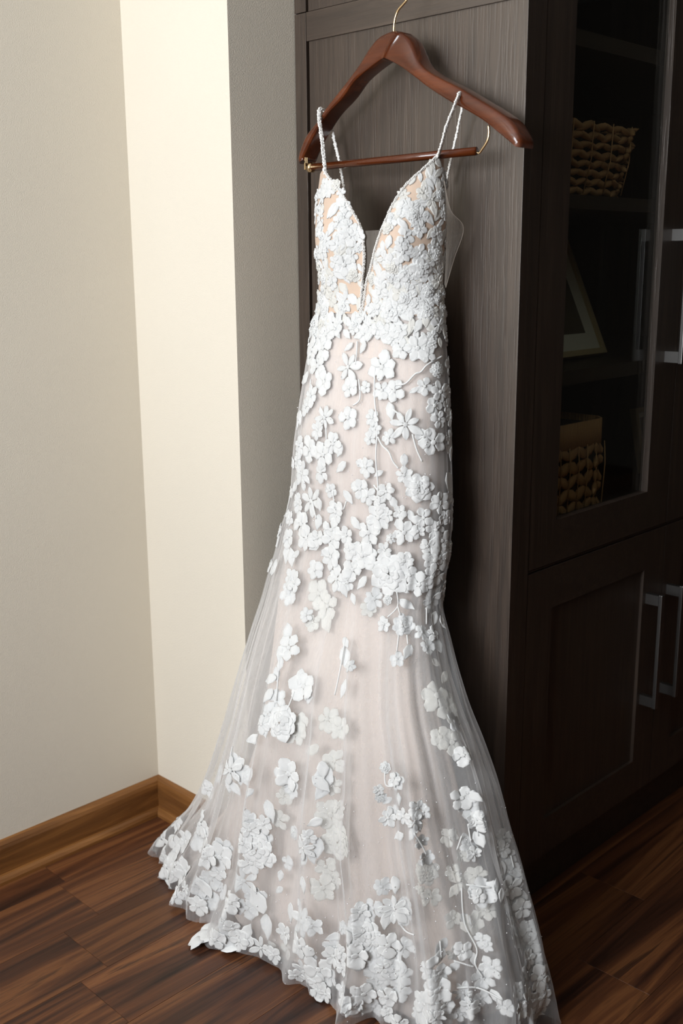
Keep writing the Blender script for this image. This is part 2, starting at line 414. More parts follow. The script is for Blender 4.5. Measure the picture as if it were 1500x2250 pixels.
# ------------------------------------------------------------------ baskets and frames behind the glass
def lump(vs, fs, c, ax, ay, az, ox, r1, r2, r3, seg=7, rings=4):
    b = len(vs)
    for i in range(rings+1):
        ph = PI*i/rings
        for k in range(seg):
            a = 2*PI*k/seg
            vs.append(c+ax*(math.cos(ph)*r1)+ay*(math.sin(ph)*math.cos(a)*r2)+az*(math.sin(ph)*math.sin(a)*r3))
    for i in range(rings):
        for k in range(seg):
            fs.append((b+i*seg+k, b+i*seg+(k+1) % seg, b+(i+1)*seg+(k+1) % seg, b+(i+1)*seg+k))
def basket(name, label, x0, x1, y0, y1, z0, z1, rows, taper, plainband=0.0, cords=True, sl=0.5):
    root = thing(name, label, 'basket', loc=((x0+x1)/2, (y0+y1)/2, z0))
    objs = []
    h = z1-z0; rh = (h-plainband)/rows
    def ring(z, out=0.0, n=44):
        t = taper*(1-(z-z0)/h); X0, X1, Y0, Y1 = x0+t-out, x1-t+out, y0+t-out, y1-t+out; pts = []
        cr = 0.02
        L = [(X0+cr, Y0), (X1-cr, Y0), (X1, Y0+cr), (X1, Y1-cr), (X1-cr, Y1), (X0+cr, Y1), (X0, Y1-cr), (X0, Y0+cr), (X0+cr, Y0)]
        return resample([Vector((a, b, z)) for a, b in L], 0.0005+((X1-X0)+(Y1-Y0))*2/n)
    for r in range(rows):
        z = z0+rh*(r+0.5); vs = []; fs = []
        pts = ring(z)
        for i in range(len(pts)-1):
            d = (pts[i+1]-pts[i]); L = d.length; d.normalize(); up = Vector((0, 0, 1)); o = d.cross(up)
            s = 1 if (i+r) % 2 else -1
            ax = (d*0.86+up*sl*s*rnd.uniform(.5, 1.3)).normalized(); ay = (up-ax*up.dot(ax)).normalized()
            lump(vs, fs, pts[i]+up*rnd.uniform(-.001, .001), ax, ay, ax.cross(ay), o, L*(0.78 if sl > .3 else 1.0)*rnd.uniform(.85, 1.15), rh*0.44*rnd.uniform(.85, 1.1), 0.006)
        objs.append(from_py('woven_row', vs, fs, M_WICK))
    if plainband:
        vs = []; fs = []
        for p in ring(z1-plainband/2, n=230):
            tube_v, tube_f = tube_geo([Vector((p.x, p.y, z1-plainband-0.004)), Vector((p.x+rnd.uniform(-.001, .001), p.y, z1))], 0.0032, 6)
            b = len(vs); vs += tube_v; fs += [tuple(i+b for i in f) for f in tube_f]
        objs.append(from_py('rim_band', vs, fs, M_WICK))
    t = taper
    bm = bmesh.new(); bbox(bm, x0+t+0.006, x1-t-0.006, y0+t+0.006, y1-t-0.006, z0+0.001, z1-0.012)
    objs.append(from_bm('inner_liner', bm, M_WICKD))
    vs = []; fs = []
    n = 4 if cords else 9
    for k in range(n):
        x = x0+t+0.01+(x1-x0-2*t-0.02)*k/(n-1)
        tv, tf = tube_geo([Vector((x, y0+t-0.006, z0+0.004)), Vector((x+0.002, y0+t*0.4-0.008, (z0+z1)/2)), Vector((x, y0-0.005, z1-plainband))], 0.0012, 5)
        b = len(vs); vs += tv; fs += [tuple(i+b for i in f) for f in tf]
    objs.append(from_py('binding_cord', vs, fs, M_WICK))
    under(root, *objs)
basket('wicker_basket', 'braided seagrass basket with flared sides on the upper shelf behind glass', 0.315, 0.566, -0.826, -0.50, 1.3585, 1.484, 8, 0.018, sl=0.22)
basket('wicker_basket', 'square woven seagrass basket with upright fibre rim on the bottom shelf behind glass', 0.245, 0.515, -0.822, -0.50, 0.7685, 0.948, 5, 0.002, plainband=0.045, cords=False)
def picture(name, label, x0, wd, yb, z0, lean, ht, brd, mt):
    root = thing(name, label, 'picture frame', loc=(x0+wd/2, yb, z0))
    R = Matrix.Translation(Vector((x0, yb, z0))) @ Matrix.Rotation(-math.radians(lean), 4, 'X')
    objs = []
    def pl(nm, a, b, c, d, y0, y1, m):
        o = box(nm, m, None, a, b, y0, y1, c, d, bev=0.0006); o.data.transform(R); objs.append(o)
    pl('frame_edge', 0, brd, 0, ht, -0.006, 0.010, M_FRM); pl('frame_edge', wd-brd, wd, 0, ht, -0.006, 0.010, M_FRM)
    pl('frame_edge', brd, wd-brd, 0, brd, -0.006, 0.010, M_FRM); pl('frame_edge', brd, wd-brd, ht-brd, ht, -0.006, 0.010, M_FRM)
    pl('mat_board', brd-.001, wd-brd+.001, brd-.001, ht-brd+.001, 0.0, 0.003, M_MATB)
    pl('photo', mt, wd-mt, mt, ht-mt, -0.0012, 0.0004, M_PIC)
    pl('back_board', brd-.001, wd-brd+.001, brd-.001, ht-brd+.001, 0.003, 0.009, M_GAP)
    # easel leg
    a = R @ Vector((wd/2, 0.009, ht*0.7)); b = Vector((x0+wd/2, a.y+0.045, z0+0.002))
    tv, tf = tube_geo([a, b], 0.004, 6); objs.append(from_py('easel_leg', tv, tf, M_GAP))
    under(root, *objs)
picture('picture_frame', 'pale wood picture frame with wide cream mat leaning back on the middle shelf', 0.420, 0.224, -0.735, 1.0575, 25, 0.29, 0.012, 0.048)
picture('picture_frame', 'small pale picture frame on the bottom shelf right of the woven basket', 0.862, 0.12, -0.715, 0.7705, 12, 0.148, 0.011, 0.022)

# ------------------------------------------------------------------ hanger
hang = thing('coat_hanger', 'polished reddish brown wooden hanger with brass hook hung on the cabinet side', 'hanger', loc=(0.105, -0.63, 1.5))
HX = 0.088
LT = [(876,69),(866,66.5),(856,68),(832,80),(812,104),(796,132),(776,160),(748,196),(720,232),(696,268),(672,298),(658,332),(654,352),(658,360)]
LB = [(842,127),(816,146),(780,177),(752,216),(720,250),(694,290),(674,330),(664,352)]
RTp = [(876,69),(896,84),(908,108),(920,136),(940,156),(968,172),(1008,192),(1048,216),(1088,240),(1120,264),(1138,292),(1146,316),(1142,324)]
RB = [(842,127),(872,142),(904,164),(940,192),(980,218),(1020,240),(1060,264),(1100,296),(1132,322)]
def p2(p, x=HX): return on_plane(p[0], p[1], 0, x)
def arm(top, bot, n=34):
    T = catmull([p2(p) for p in top], 6); B = catmull([p2(p) for p in bot], 6)
    def rs(Pl, n):
        L = [0]
        for a, b in zip(Pl, Pl[1:]): L.append(L[-1]+(b-a).length)
        out = []; j = 0
        for i in range(n):
            s = L[-1]*i/(n-1)
            while j < len(L)-2 and L[j+1] < s: j += 1
            t = (s-L[j])/max(L[j+1]-L[j], 1e-9); out.append(Pl[j].lerp(Pl[j+1], min(1, max(0, t))))
        return out
    T = rs(T, n); B = rs(B, n); vs = []; fs = []; m = 13
    D = 0.036
    for i in range(n):
        t, b = T[i], B[i]; c = (t+b)/2; hh = (t-b)/2
        for (u, x) in ((0.74, -.001), (0.90, .0008), (1, .006), (1, D-.007), (.94, D-.002), (.80, D), (-.80, D), (-.94, D-.002), (-1, D-.005), (-1, .0022), (-.965, .0004), (-.92, -.0004), (-.1, -.0042)):
            vs.append(c+hh*u+Vector((x, 0, 0)))
    for i in range(n-1):
        for k in range(m): fs.append((i*m+k, i*m+(k+1) % m, (i+1)*m+(k+1) % m, (i+1)*m+k))
    fs.append(tuple(range(m))); fs.append(tuple((n-1)*m+k for k in range(m-1, -1, -1)))
    return from_py('hanger_arm', vs, fs, M_HANG)
hp = [arm(LT, LB), arm(RTp, RB)]
b0, b1 = on_plane(684, 368, 0, 0.098), on_plane(1046, 332, 0, 0.098)
hp.append(tube('trouser_bar', [b0, b0.lerp(b1, .5), b1], 0.0066, M_HANG, seg=18))
dr = (b1-b0).normalized()
hp.append(tube('brass_collar', [b0-dr*0.006, b0+dr*0.004], 0.0088, M_BRASS, seg=16))
c0 = on_plane(673, 331, 0, 0.095); c1 = on_plane(672, 368, 0, 0.095)
bm = bmesh.new(); bbox(bm, -0.0035, 0.0035, -0.0015, 0.0015, 0, (c0-c1).length+0.004, bev=0.0004)
bm.transform(Matrix.Translation(c1-Vector((0, 0, .004)))); hp.append(from_bm('brass_clip', bm, M_BRASS))
wp = [on_plane(x, y, 0, 0.100) for x, y in [(1073,276),(1074,290),(1072,305),(1066,318),(1059,328),(1053,336),(1047,335)]]
hp.append(tube('brass_wire', catmull(wp, 5), 0.0019, M_BRASS))
hk = [on_plane(865, 74, 0, 0.105), on_plane(865.5, 58, 0, 0.105), on_plane(868, 40, 0, 0.105), on_plane(875, 22, 0, 0.105), on_plane(886, 9, 0, 0.105), on_plane(894, -3, 0, 0.105)]
a = hk[-1]
for an in range(-10, 215, 25):
    cc = Vector((0.105, a.y+0.002+0.016, a.z+0.022)); hk.append(cc+Vector((0, -math.cos(math.radians(an))*0.0185, math.sin(math.radians(an))*0.0185)))
hp.append(tube('brass_hook', catmull(hk, 5), 0.0021, M_BRASS))
under(hang, *hp)
HC = cc

# ------------------------------------------------------------------ wedding dress
XL = [(330,706),(375,704),(400,699),(440,697),(480,696),(520,698),(560,702),(600,703),(640,700),(700,690),(760,678),(820,668),(870,660),(940,650),(1000,643),(1060,640),(1100,636),(1150,620),(1190,612),(1240,596),(1300,580),(1350,565),(1420,542),(1500,520),(1560,505),(1600,494),(1650,478),(1700,461),(1750,440),(1790,417),(1820,392),(1850,362),(1900,348),(1990,348)]
XR = [(300,972),(340,974),(400,978),(440,980),(500,980),(560,976),(620,974),(680,975),(740,979),(800,984),(860,987),(940,990),(1000,991),(1060,993),(1130,994),(1180,990),(1240,984),(1290,974),(1340,972),(1390,985),(1440,996),(1500,1012),(1560,1031),(1620,1055),(1700,1083),(1760,1100),(1820,1115),(1880,1132),(1940,1149),(2000,1166),(2060,1184),(2100,1194),(2160,1200),(2250,1196),(2400,1150)]
TB = [(0.0,0.178),(0.06,0.172),(0.2,0.158),(0.35,0.145),(0.45,0.128),(0.55,0.105),(0.66,0.080),(0.80,0.076),(0.95,0.076),(1.08,0.064),(1.17,0.056),(1.28,0.060),(1.36,0.052),(1.42,0.046)]
TC = [(0.0,-0.035),(0.06,-0.034),(0.2,-0.028),(0.35,-0.022),(0.45,-0.015),(0.55,0.012),(0.66,0.045),(0.80,0.062),(0.95,0.066),(1.08,0.078),(1.17,0.085),(1.28,0.088),(1.36,0.092),(1.42,0.096)]
def base_pt(cx, cy, a, b, th, z):
    n = 0.86
    c, s = math.cos(th), math.sin(th)
    return Vector((cx+b*math.copysign(abs(c)**n, c), cy+a*math.copysign(abs(s)**n, s), z))
KN = []
zs_k = [0.0, 0.03, 0.06, 0.1, 0.15]+[0.2+0.05*i for i in range(25)]
for z in zs_k:
    cx, b = smooth_table(TC, z), smooth_table(TB, z)
    cy, a = -0.63, 0.16
    yl, yr = cy+a, cy-a
    for it in range(40):
        cy, a = (yl+yr)/2, (yl-yr)/2
        pr = [proj(base_pt(cx, cy, a, b, 2*PI*k/90, z)) for k in range(90)]
        L = min(pr); Rr = max(pr)
        yl += (L[0]-lerp_table(XL, L[1]))/900.0; yr += (Rr[0]-lerp_table(XR, Rr[1]))/900.0
    KN.append((z, cy, a))
KCY = [(k[0], k[1]) for k in KN]; KA = [(k[0], k[2]) for k in KN]
BUST = [(-0.545, 1.285, 0.020), (-0.715, 1.285, 0.026)]
def body(th, z, scale=1.0, out=0.0):
    cx, b, cy, a = smooth_table(TC, z), smooth_table(TB, z), smooth_table(KCY, z), smooth_table(KA, z)
    p = base_pt(cx, cy, a*scale+out, b*scale+out, th, z)
    c = math.cos(th)
    if c < 0 and z > 1.1:
        for (yb, zb, am) in BUST:
            p.x -= am*math.exp(-((p.y-yb)/0.055)**2-((z-zb)/0.075)**2)*min(1, -c*1.6)
        p.x += 0.016*math.exp(-((p.y-cy)/0.03)**2-((z-1.27)/0.08)**2)
    return p
def guard(p, z, m=0.0):      # cloth is held off the cabinet side and the wall jog
    if p.y > -0.345: p.x = min(p.x, -0.012-m)
    elif p.y > -0.87: p.x = min(p.x, 0.150-m)
    return p
NT, NZ = 240, 110
def grid_geo(fn, nt, zs):
    vs = [fn(2*PI*i/nt, z) for z in zs for i in range(nt)]
    fs = []
    for j in range(len(zs)-1):
        for i in range(nt):
            fs.append((j*nt+i, (j+1)*nt+i, (j+1)*nt+(i+1) % nt, j*nt+(i+1) % nt))
    return vs, fs
zsb = [0.0+1.42*j/90 for j in range(91)]
bv, bf = grid_geo(lambda t, z: body(t, z), 180, zsb)
BODY = BVHTree.FromPolygons([tuple(v) for v in bv], bf)
def hit_body(x, y, tree=None):
    return (tree or BODY).ray_cast(CAM, ray_dir(x, y).normalized())
def theta_of(p):
    z = p.z; best = None
    for k in range(361):
        t = 2*PI*k/360; d = (body(t, z)-p).length_squared
        if best is None or d < best[0]: best = (d, t)
    return best[1]
def px_theta(P):
    out = []
    for x, y in P:
        h = hit_body(x, y)
        if h[0] is None:
            for dx in (4, -4, 9, -9, 15, -15):
                h = hit_body(x+dx, y)
                if h[0] is not None: break
        if h[0] is not None: out.append((h[0].z, theta_of(h[0])))
    return sorted(out)
# fold ridges of the skirt, followed down the photograph
RIDG = [([(620,1230),(560,1500),(500,1800),(440,1960)], .10, .020), ([(655,1290),(600,1550),(560,1800),(520,2000)], .085, .020), ([(700,1280),(650,1550),(610,1830),(580,2050)], .07, -.012),
        ([(745,1290),(705,1600),(680,1850),(665,2100)], .07, .020), ([(765,1300),(740,1600),(735,1850),(735,2100)], .05, -.010), ([(790,1320),(775,1600),(770,1900),(780,2200)], .055, .022),
        ([(830,1400),(840,1700),(850,1950),(860,2200)], .06, -.014), ([(870,1420),(900,1700),(930,1950),(960,2200)], .06, .020), ([(905,1450),(950,1700),(990,1900),(1020,2150)], .05, -.014),
        ([(930,1400),(1010,1650),(1060,1880),(1100,2100)], .07, .020), ([(965,1430),(1050,1700),(1100,1900),(1145,2100)], .06, -.010)]
RD = [(px_theta(p), wd, am) for p, wd, am in RIDG]
EX = [(rnd.uniform(0, 2*PI), rnd.uniform(.022, .055), rnd.choice((-1, 1, 1))*rnd.uniform(.004, .008)) for _ in range(16)]+[(2.2+2.9*(k+rnd.uniform(0, .8))/18, rnd.uniform(.018, .032), rnd.uniform(.005, .009)) for k in range(18)]
def wrapd(a): return (a+PI) % (2*PI)-PI
def folds(th, z, seed=0.0, gain=1.0):
    A = 0.0
    if z < 0.78:
        k = min(1.0, (0.78-z)/0.5)**1.1
        for tab, wd, am in RD:
            d = wrapd(th-lerp_table(tab, z)-seed)
            A += 1.35*am*math.exp(-abs(d/(wd*0.9*(1.0+0.5*(1-k))))**1.25)*k
        for c, wd, am in EX:
            d = wrapd(th-c-seed*3-0.15*math.sin(z*3+c)); A += am*math.exp(-(d/wd)**2)*k
        A += 0.006*k*math.sin(th*23+seed*50+1.5*math.sin(3*th)+z*2)
        if z < 0.16:
            e = (0.16-z)/0.16
            A += e*e*(0.013*math.sin(th*17+seed*9+2*math.sin(5*th))+0.009*math.sin(th*41+seed*5))
    if 0.5 < z < 1.12:
        e = math.sin((z-0.5)/0.62*PI)
        A += 0.0012*e*math.sin(th*37+4*math.sin(2*th)+z*3)
    return A*gain
def skirt_pt(th, z, scale, out, seed, gain, lift=0.004):
    p = body(th, z, scale, out)
    n = Vector((math.cos(th)*smooth_table(KA, z), math.sin(th)*smooth_table(TB, z), 0)).normalized()
    p += n*folds(th, z, seed, gain)
    if z < 0.05:
        p.z = max(lift, z+lift+0.006*math.sin(th*29+seed*4)*(1-z/0.05))
    return guard(p, z, 0.002*(1-scale)*10)
dress = thing('wedding_dress', 'white floral lace wedding gown with blush lining hanging by thin straps', 'dress', loc=(0.03, -0.6, 0.0))
DP = []
def dz(z0, z1, n, pw=1.0): return [z1+(z0-z1)*(k/n)**pw for k in range(n+1)][::-1]
zo = dz(0.0, 1.165, NZ, 0.92)
ZV = hit_body(792, 690)[0].z
# lining
SCL = [(0.0, 0.86), (0.15, 0.82), (0.35, 0.76), (0.5, 0.78), (0.66, 0.90), (0.85, 0.93), (1.0, 0.96), (1.1, 0.985)]
v, f = grid_geo(lambda t, z: skirt_pt(t, max(z, 0.012), smooth_table(SCL, z), -0.004 if z > 0.75 else -0.004-0.008*min(1, (0.75-z)*6), 0.35, 0.45, 0.002), 200, dz(0.012, 1.10, 80))
DP.append(from_py('skirt_lining', v, f, M_BLUSH)); DP[-1]['label'] = 'blush pink opaque lining'
v, f = grid_geo(lambda t, z: skirt_pt(t, z, 0.975-0.035*min(1, max(0, (0.8-z)*4)), -0.003, 0.05, 0.75, 0.003), NT, dz(0.0, ZV-0.004, 90))
o = from_py('inner_tulle', v, f, M_TULLE2); DP.append(o); INNER = BVHTree.FromPolygons([tuple(x) for x in v], f)
v, f = grid_geo(lambda t, z: skirt_pt(t, z, 1.0, 0.0, 0.0, 1.0), 480, dz(0.0, ZV-0.001, 110))
o = from_py('outer_tulle', v, f, M_TULLE); DP.append(o)
ov, of = v, f
# lower bodice: closed band under the plunge
ZV = hit_body(792, 690)[0].z
v, f = grid_geo(lambda t, z: body(t, z, 0.975, -0.003), 160, dz(1.085, ZV+0.002, 8))
DP.append(from_py('waist_band', v, f, M_BLUSH))
# cups
NL = [(713,372),(735,403),(762,435),(785,478),(797,513),(800,560),(797,620),(791,690)]
NR = [(963,339),(930,368),(895,403),(868,440),(848,484),(836,515),(822,560),(806,620),(794,690)]
TL, TR = px_theta(NL), px_theta(NR)
def cup(tab, side, tipside):
    zt = tab[-1][0]; nz, nc = 44, 26; vs = []; fs = []; edge = []
    for j in range(nz+1):
        z = ZV+(zt-ZV)*j/nz; t0 = lerp_table(tab, z)
        k = max(0.0, 1-max(0, z-(zt-0.055))/0.055)**0.5
        t1 = t0+(side-t0)*k if j < nz else t0+(side-t0)*0.0
        t1 = tipside*(1-k)+side*k
        for i in range(nc+1):
            th = t0+(t1-t0)*i/nc
            vs.append(body(th, z, 1.0, -0.0005))
        edge.append(body(t0, z, 1.0, 0.0015))
    for j in range(nz):
        for i in range(nc): a = j*(nc+1)+i; fs.append((a, a+1, a+nc+2, a+nc+1))
    DP.append(from_py('bodice_cup', vs, fs, M_NUDE))
    sidep = [vs[j*(nc+1)+nc] for j in range(nz+1)]
    return edge, vs, fs, sidep
eL, vL, fL, sL = cup(TL, 1.35, TL[-1][1]-0.12)
eR, vR, fR, sR = cup(TR, 5.35, TR[-1][1]+0.12)
# side and back net
def patch(name, A, B, m, n=10):
    vs = []; fs = []
    for i in range(len(A)):
        for k in range(n+1):
            vs.append(A[i].lerp(B[i], k/n))
    for i in range(len(A)-1):
        for k in range(n): a = i*(n+1)+k; fs.append((a, a+1, a+n+2, a+n+1))
    o = from_py(name, vs, fs, m); DP.append(o); return o
zi = hit_body(800, 507)[0].z
A = []; B = []
for j in range(21):
    z = ZV+(zi-ZV)*j/20; A.append(body(lerp_table(TL, z), z, 1, -0.005)); B.append(body(lerp_table(TR, z), z, 1, -0.005))
patch('plunge_insert', A, B, M_NET, 6)
wa = catmull([on_plane(x, y, 0, 0.075) for x, y in [(974,395),(979,440),(981,500),(979,560),(976,625)]], 6)
wb = catmull([on_plane(x, y, 0, xx) for x, y, xx in [(976,398,.08),(990,462,.105),(1018,501,.135),(997,570,.125),(979,632,.09)]], 6)
patch('side_net', wa, wb, M_NET, 6)
DP.append(tube('net_edging', wb, 0.0005, M_HAIR, seg=5))
# full surface for laying lace on: cups + band + outer tulle
av = [tuple(x) for x in ov]; af = list(of)
for vs_, fs_ in ((vL, fL), (vR, fR)):
    b_ = len(av); av += [tuple(x) for x in vs_]; af += [tuple(i+b_ for i in q) for q in fs_]
gv, gf = grid_geo(lambda t, z: body(t, z), 160, dz(1.085, ZV, 8)); b_ = len(av); av += [tuple(x) for x in gv]; af += [tuple(i+b_ for i in q) for q in gf]
SURF = BVHTree.FromPolygons(av, af)

# straps and beaded edges
def beads_geo(pts, r, step, spread=0.0, jit=0.3):
    vs = []; fs = []
    pts = resample(pts, step); fr = frames(pts)
    for i, p in enumerate(pts):
        for s in ((-1, 1) if spread else (0,)):
            c = p+fr[i][1]*(s*spread)+Vector([rnd.uniform(-jit, jit)*r for _ in range(3)])
            lump(vs, fs, c, Vector((0, 0, 1)), Vector((1, 0, 0)), Vector((0, 1, 0)), None, r, r, r, 5, 3)
    return vs, fs
def strap(front, top, back):
    pts = [on_plane(x, y, 0, xx) for x, y, xx in front]+[Vector(t) for t in top]+[on_plane(x, y, 0, xx) for x, y, xx in back]
    c = catmull(pts, 6)
    o = tube('strap', c, 0.0026, M_BEAD, seg=8, ru=0.0018)
    vs, fs = beads_geo(c, 0.0021, 0.0030, 0.0020)
    b = from_py('strap_beading', vs, fs, M_BEAD, o)
    DP.append(o)
tl = eL[-1]; tr_ = eR[-1]
strap([(715,381,tl.x), (711,345,.055), (707,305,.066), (702,268,.076), (701,247,.081)], [], [(704,240,.092), (709,240,.108), (716,250,.124), (725,270,.130), (735,312,.134), (746,360,.138), (752,392,.140), (758,422,.142)])
strap([(962,345,tr_.x), (970,316,.055), (982,275,.066), (996,240,.076), (1006,212,.080)], [], [(1013,204,.090), (1020,205,.108), (1019,216,.124), (1012,250,.130), (1004,290,.134), (995,330,.137), (988,362,.140), (980,398,.142)])
for e in (eL, eR):
    c = catmull(e[::3]+[e[-1]], 4)
    o = tube('neckline_edge', c, 0.0013, M_BEAD, seg=6); DP.append(o)
    vs, fs = beads_geo(c, 0.0016, 0.0027, 0.0015); from_py('neckline_beading', vs, fs, M_BEAD, o)

# ---- lace appliques
def petal(vs, fs, uv, L, W, ang, h, tip=0.75, lift=0.0, r0=0.12, rows=6, wav=0.0, point=False):
    ts = (-1.03, -0.90, -0.5, 0.0, 0.5, 0.90, 1.03); hs = (-0.6, 1.0, 0.62, 0.35, 0.62, 1.0, -0.6)
    b = len(vs); ca, sa = math.cos(ang), math.sin(ang); ph = rnd.uniform(0, 6); notch = rnd.uniform(-.3, 1)
    for i in range(rows+1):
        s = i/rows
        ex = 0.62 if not point else (0.75 if s < 0.5 else 1.05)
        wd = W*(math.sin(PI*min(1, s)**tip)**ex)*(1+wav*math.sin(s*17+ph)) if 0 < s < 1 else W*0.08
        env = min(1.0, 0.45+2.2*s) if s < 0.9 else (1.0 if s < 0.999 else -0.5)
        for t, hh in zip(ts, hs):
            x = r0*L+s*L*(1-r0); y = t*wd
            if not point and s > 0.6: x -= L*0.10*(s-0.6)/0.4*(1-min(1, abs(t)*2.2))*notch
            vs.append(Vector((x*ca-y*sa, x*sa+y*ca, h*hh*env*(1+0.5*math.sin(s*7+ph+t*3))+lift))); uv.append((s*1.0, (t*0.5+0.5)))
    n = 7
    for i in range(rows):
        for k in range(n-1): a = b+i*n+k; fs.append((a, a+n, a+n+1, a+1))
def disc(vs, fs, uv, r, h, lift, seg=9):
    b = len(vs); vs.append(Vector((0, 0, lift+h))); uv.append((.5, .5))
    for rr, hh in ((0.55, 1.1), (0.9, 0.6), (1.0, -0.5)):
        for k in range(seg):
            a = 2*PI*k/seg; vs.append(Vector((math.cos(a)*r*rr, math.sin(a)*r*rr, lift+h*hh))); uv.append((rr, k/seg*2))
    for k in range(seg): fs.append((b, b+1+k, b+1+(k+1) % seg))
    for q in range(2):
        for k in range(seg): a = b+1+q*seg+k; c = b+1+q*seg+(k+1) % seg; fs.append((a, a+seg, c+seg, c))
def motif(kind, r):
    vs, fs, uv = [], [], []; h = 0.0008
    if kind == 'f':
        n = rnd.choice((5, 5, 6, 6)); a0 = rnd.uniform(0, 6)
        for k in range(n):
            L = r*rnd.uniform(.82, 1.08)
            petal(vs, fs, uv, L, L*min(0.44, 2.05/n)*rnd.uniform(.82, 1.08), a0+2*PI*k/n+rnd.uniform(-.2, .2), h, 1.15, lift=h*0.8*(k % 3), wav=.12, rows=8)
        disc(vs, fs, uv, r*0.17, h*1.2, h*1.6)
    elif kind == 'd':
        n = rnd.choice((6, 7, 8)); a0 = rnd.uniform(0, 6)
        for k in range(n):
            L = r*rnd.uniform(.75, 1.1)
            petal(vs, fs, uv, L, L*0.20*rnd.uniform(.85, 1.2), a0+2*PI*k/n+rnd.uniform(-.12, .12), h, 1.1, lift=h*.4*(k % 2))
        disc(vs, fs, uv, r*0.13, h, h)
    elif kind == 'r':
        for ring, (n, R, lf) in enumerate(((7, 1.0, 0), (6, .74, 1.3), (5, .50, 2.4), (3, .28, 3.2))):
            a0 = rnd.uniform(0, 6)
            for k in range(n):
                L = r*R*rnd.uniform(.9, 1.06); petal(vs, fs, uv, L, L*(.34 if ring == 0 else .42), a0+2*PI*k/n, h*1.2, 1.25, lift=h*(lf*1.2+.7*(k % 2)), wav=.12, rows=7)
    else:
        petal(vs, fs, uv, 2.1*r, r*rnd.uniform(.46, .62), 0, h, 0.85, r0=0.0, rows=10, wav=.07, point=True)
        vs2 = [Vector((x.x-r, x.y, x.z)) for x in vs]; vs = vs2
    return vs, fs, uv
NAMES = {'f': 'lace_flower', 'd': 'lace_blossom', 'r': 'lace_rose', 'l': 'lace_leaf'}
lace_objs = []; CNT = {}
def lay(P, N, kind, r, rot, tree, mt, off=0.0006):
    N = N.normalized()
    if N.dot(CAM-P) < 0 and False: N = -N
    up = Vector((0, 0, 1)); T = up-N*up.dot(N)
    if T.length < 0.05: T = Vector((0, 1, 0))
    T.normalize(); B = N.cross(T)
    T2 = T*math.cos(rot)+B*math.sin(rot); B2 = N.cross(T2)
    vs, fs, uv = motif(kind, r); out = []
    hc = tree.ray_cast(P+N*0.035, -N, 0.07); d0 = (hc[0]-P).dot(N) if hc[0] is not None else 0.0
    for v in vs:
        q = P+T2*v.x+B2*v.y
        h = tree.ray_cast(q+N*0.035, -N, 0.07)
        if h[0] is not None:
            n2 = h[1] if h[1].dot(N) > 0 else -h[1]
            dd = max(d0-0.009, min(d0+0.012, (h[0]-q).dot(N))); w_ = q+N*dd+(N*0.6+n2*0.4)*(v.z+(off if n2.dot(N) > 0.45 else abs(off)))
        else:
            w_ = q+N*(v.z+off)
        if w_.z < 0.0015: w_.z = 0.0015+max(0, v.z)*0.3
        out.append(guard(w_, w_.z) if w_.z < 1.1 else w_)
    nm = NAMES[kind]; CNT[nm] = CNT.get(nm, 0)+1
    if CNT[nm] > 296:
        STUFF.append((out, fs, uv)); return
    o = from_py(nm, out, fs, mt, None, True, uv); DP.append(o)
STUFF = []
def smooth_normal(p):
    h = BODY.find_nearest(p); n = h[1]
    c = Vector((smooth_table(TC, p.z), smooth_table(KCY, p.z), p.z))
    return n if n.dot(p-c) > 0 else -n
def place(x, y, rpx, kind, rot=None, under_=False, alt=None, veil=False):
    tree = INNER if under_ else SURF
    h = hit_body(x, y, tree)
    if h[0] is None:
        for dx in (8, -8, 16, -16, 24, -24):
            h = hit_body(x+dx, y, tree)
            if h[0] is not None: break
    if h[0] is None: return
    p = h[0]; depth = (p-CAM).dot(FW); r = rpx*depth/FPX
    N = smooth_normal(p)
    fac = max(0.45, abs((CAM-p).normalized().dot(N)))
    if rot is None:
        rot = rnd.uniform(0, 2*PI) if kind != 'l' else PI+rnd.uniform(-1.1, 1.1)
    lay(p, N, kind, r*1.08/(fac**0.35), rot, tree, alt or (M_LACE2 if under_ else M_LACE), rnd.uniform(.0004, .0018) if not veil or rnd.random() > 0.5 else -0.0032)
def spots(ox, oy, s, text):
    for tok in text.split():
        q = tok.split(','); x, y, r = ox+float(q[0])/s, oy+float(q[1])/s, float(q[2])/s
        k = q[3] if len(q) > 3 else 'f'
        und = 'u' in k; k = k.replace('u', '') or 'f'
        place(x, y, r, k, None, und, veil=(not und and y > 1290))
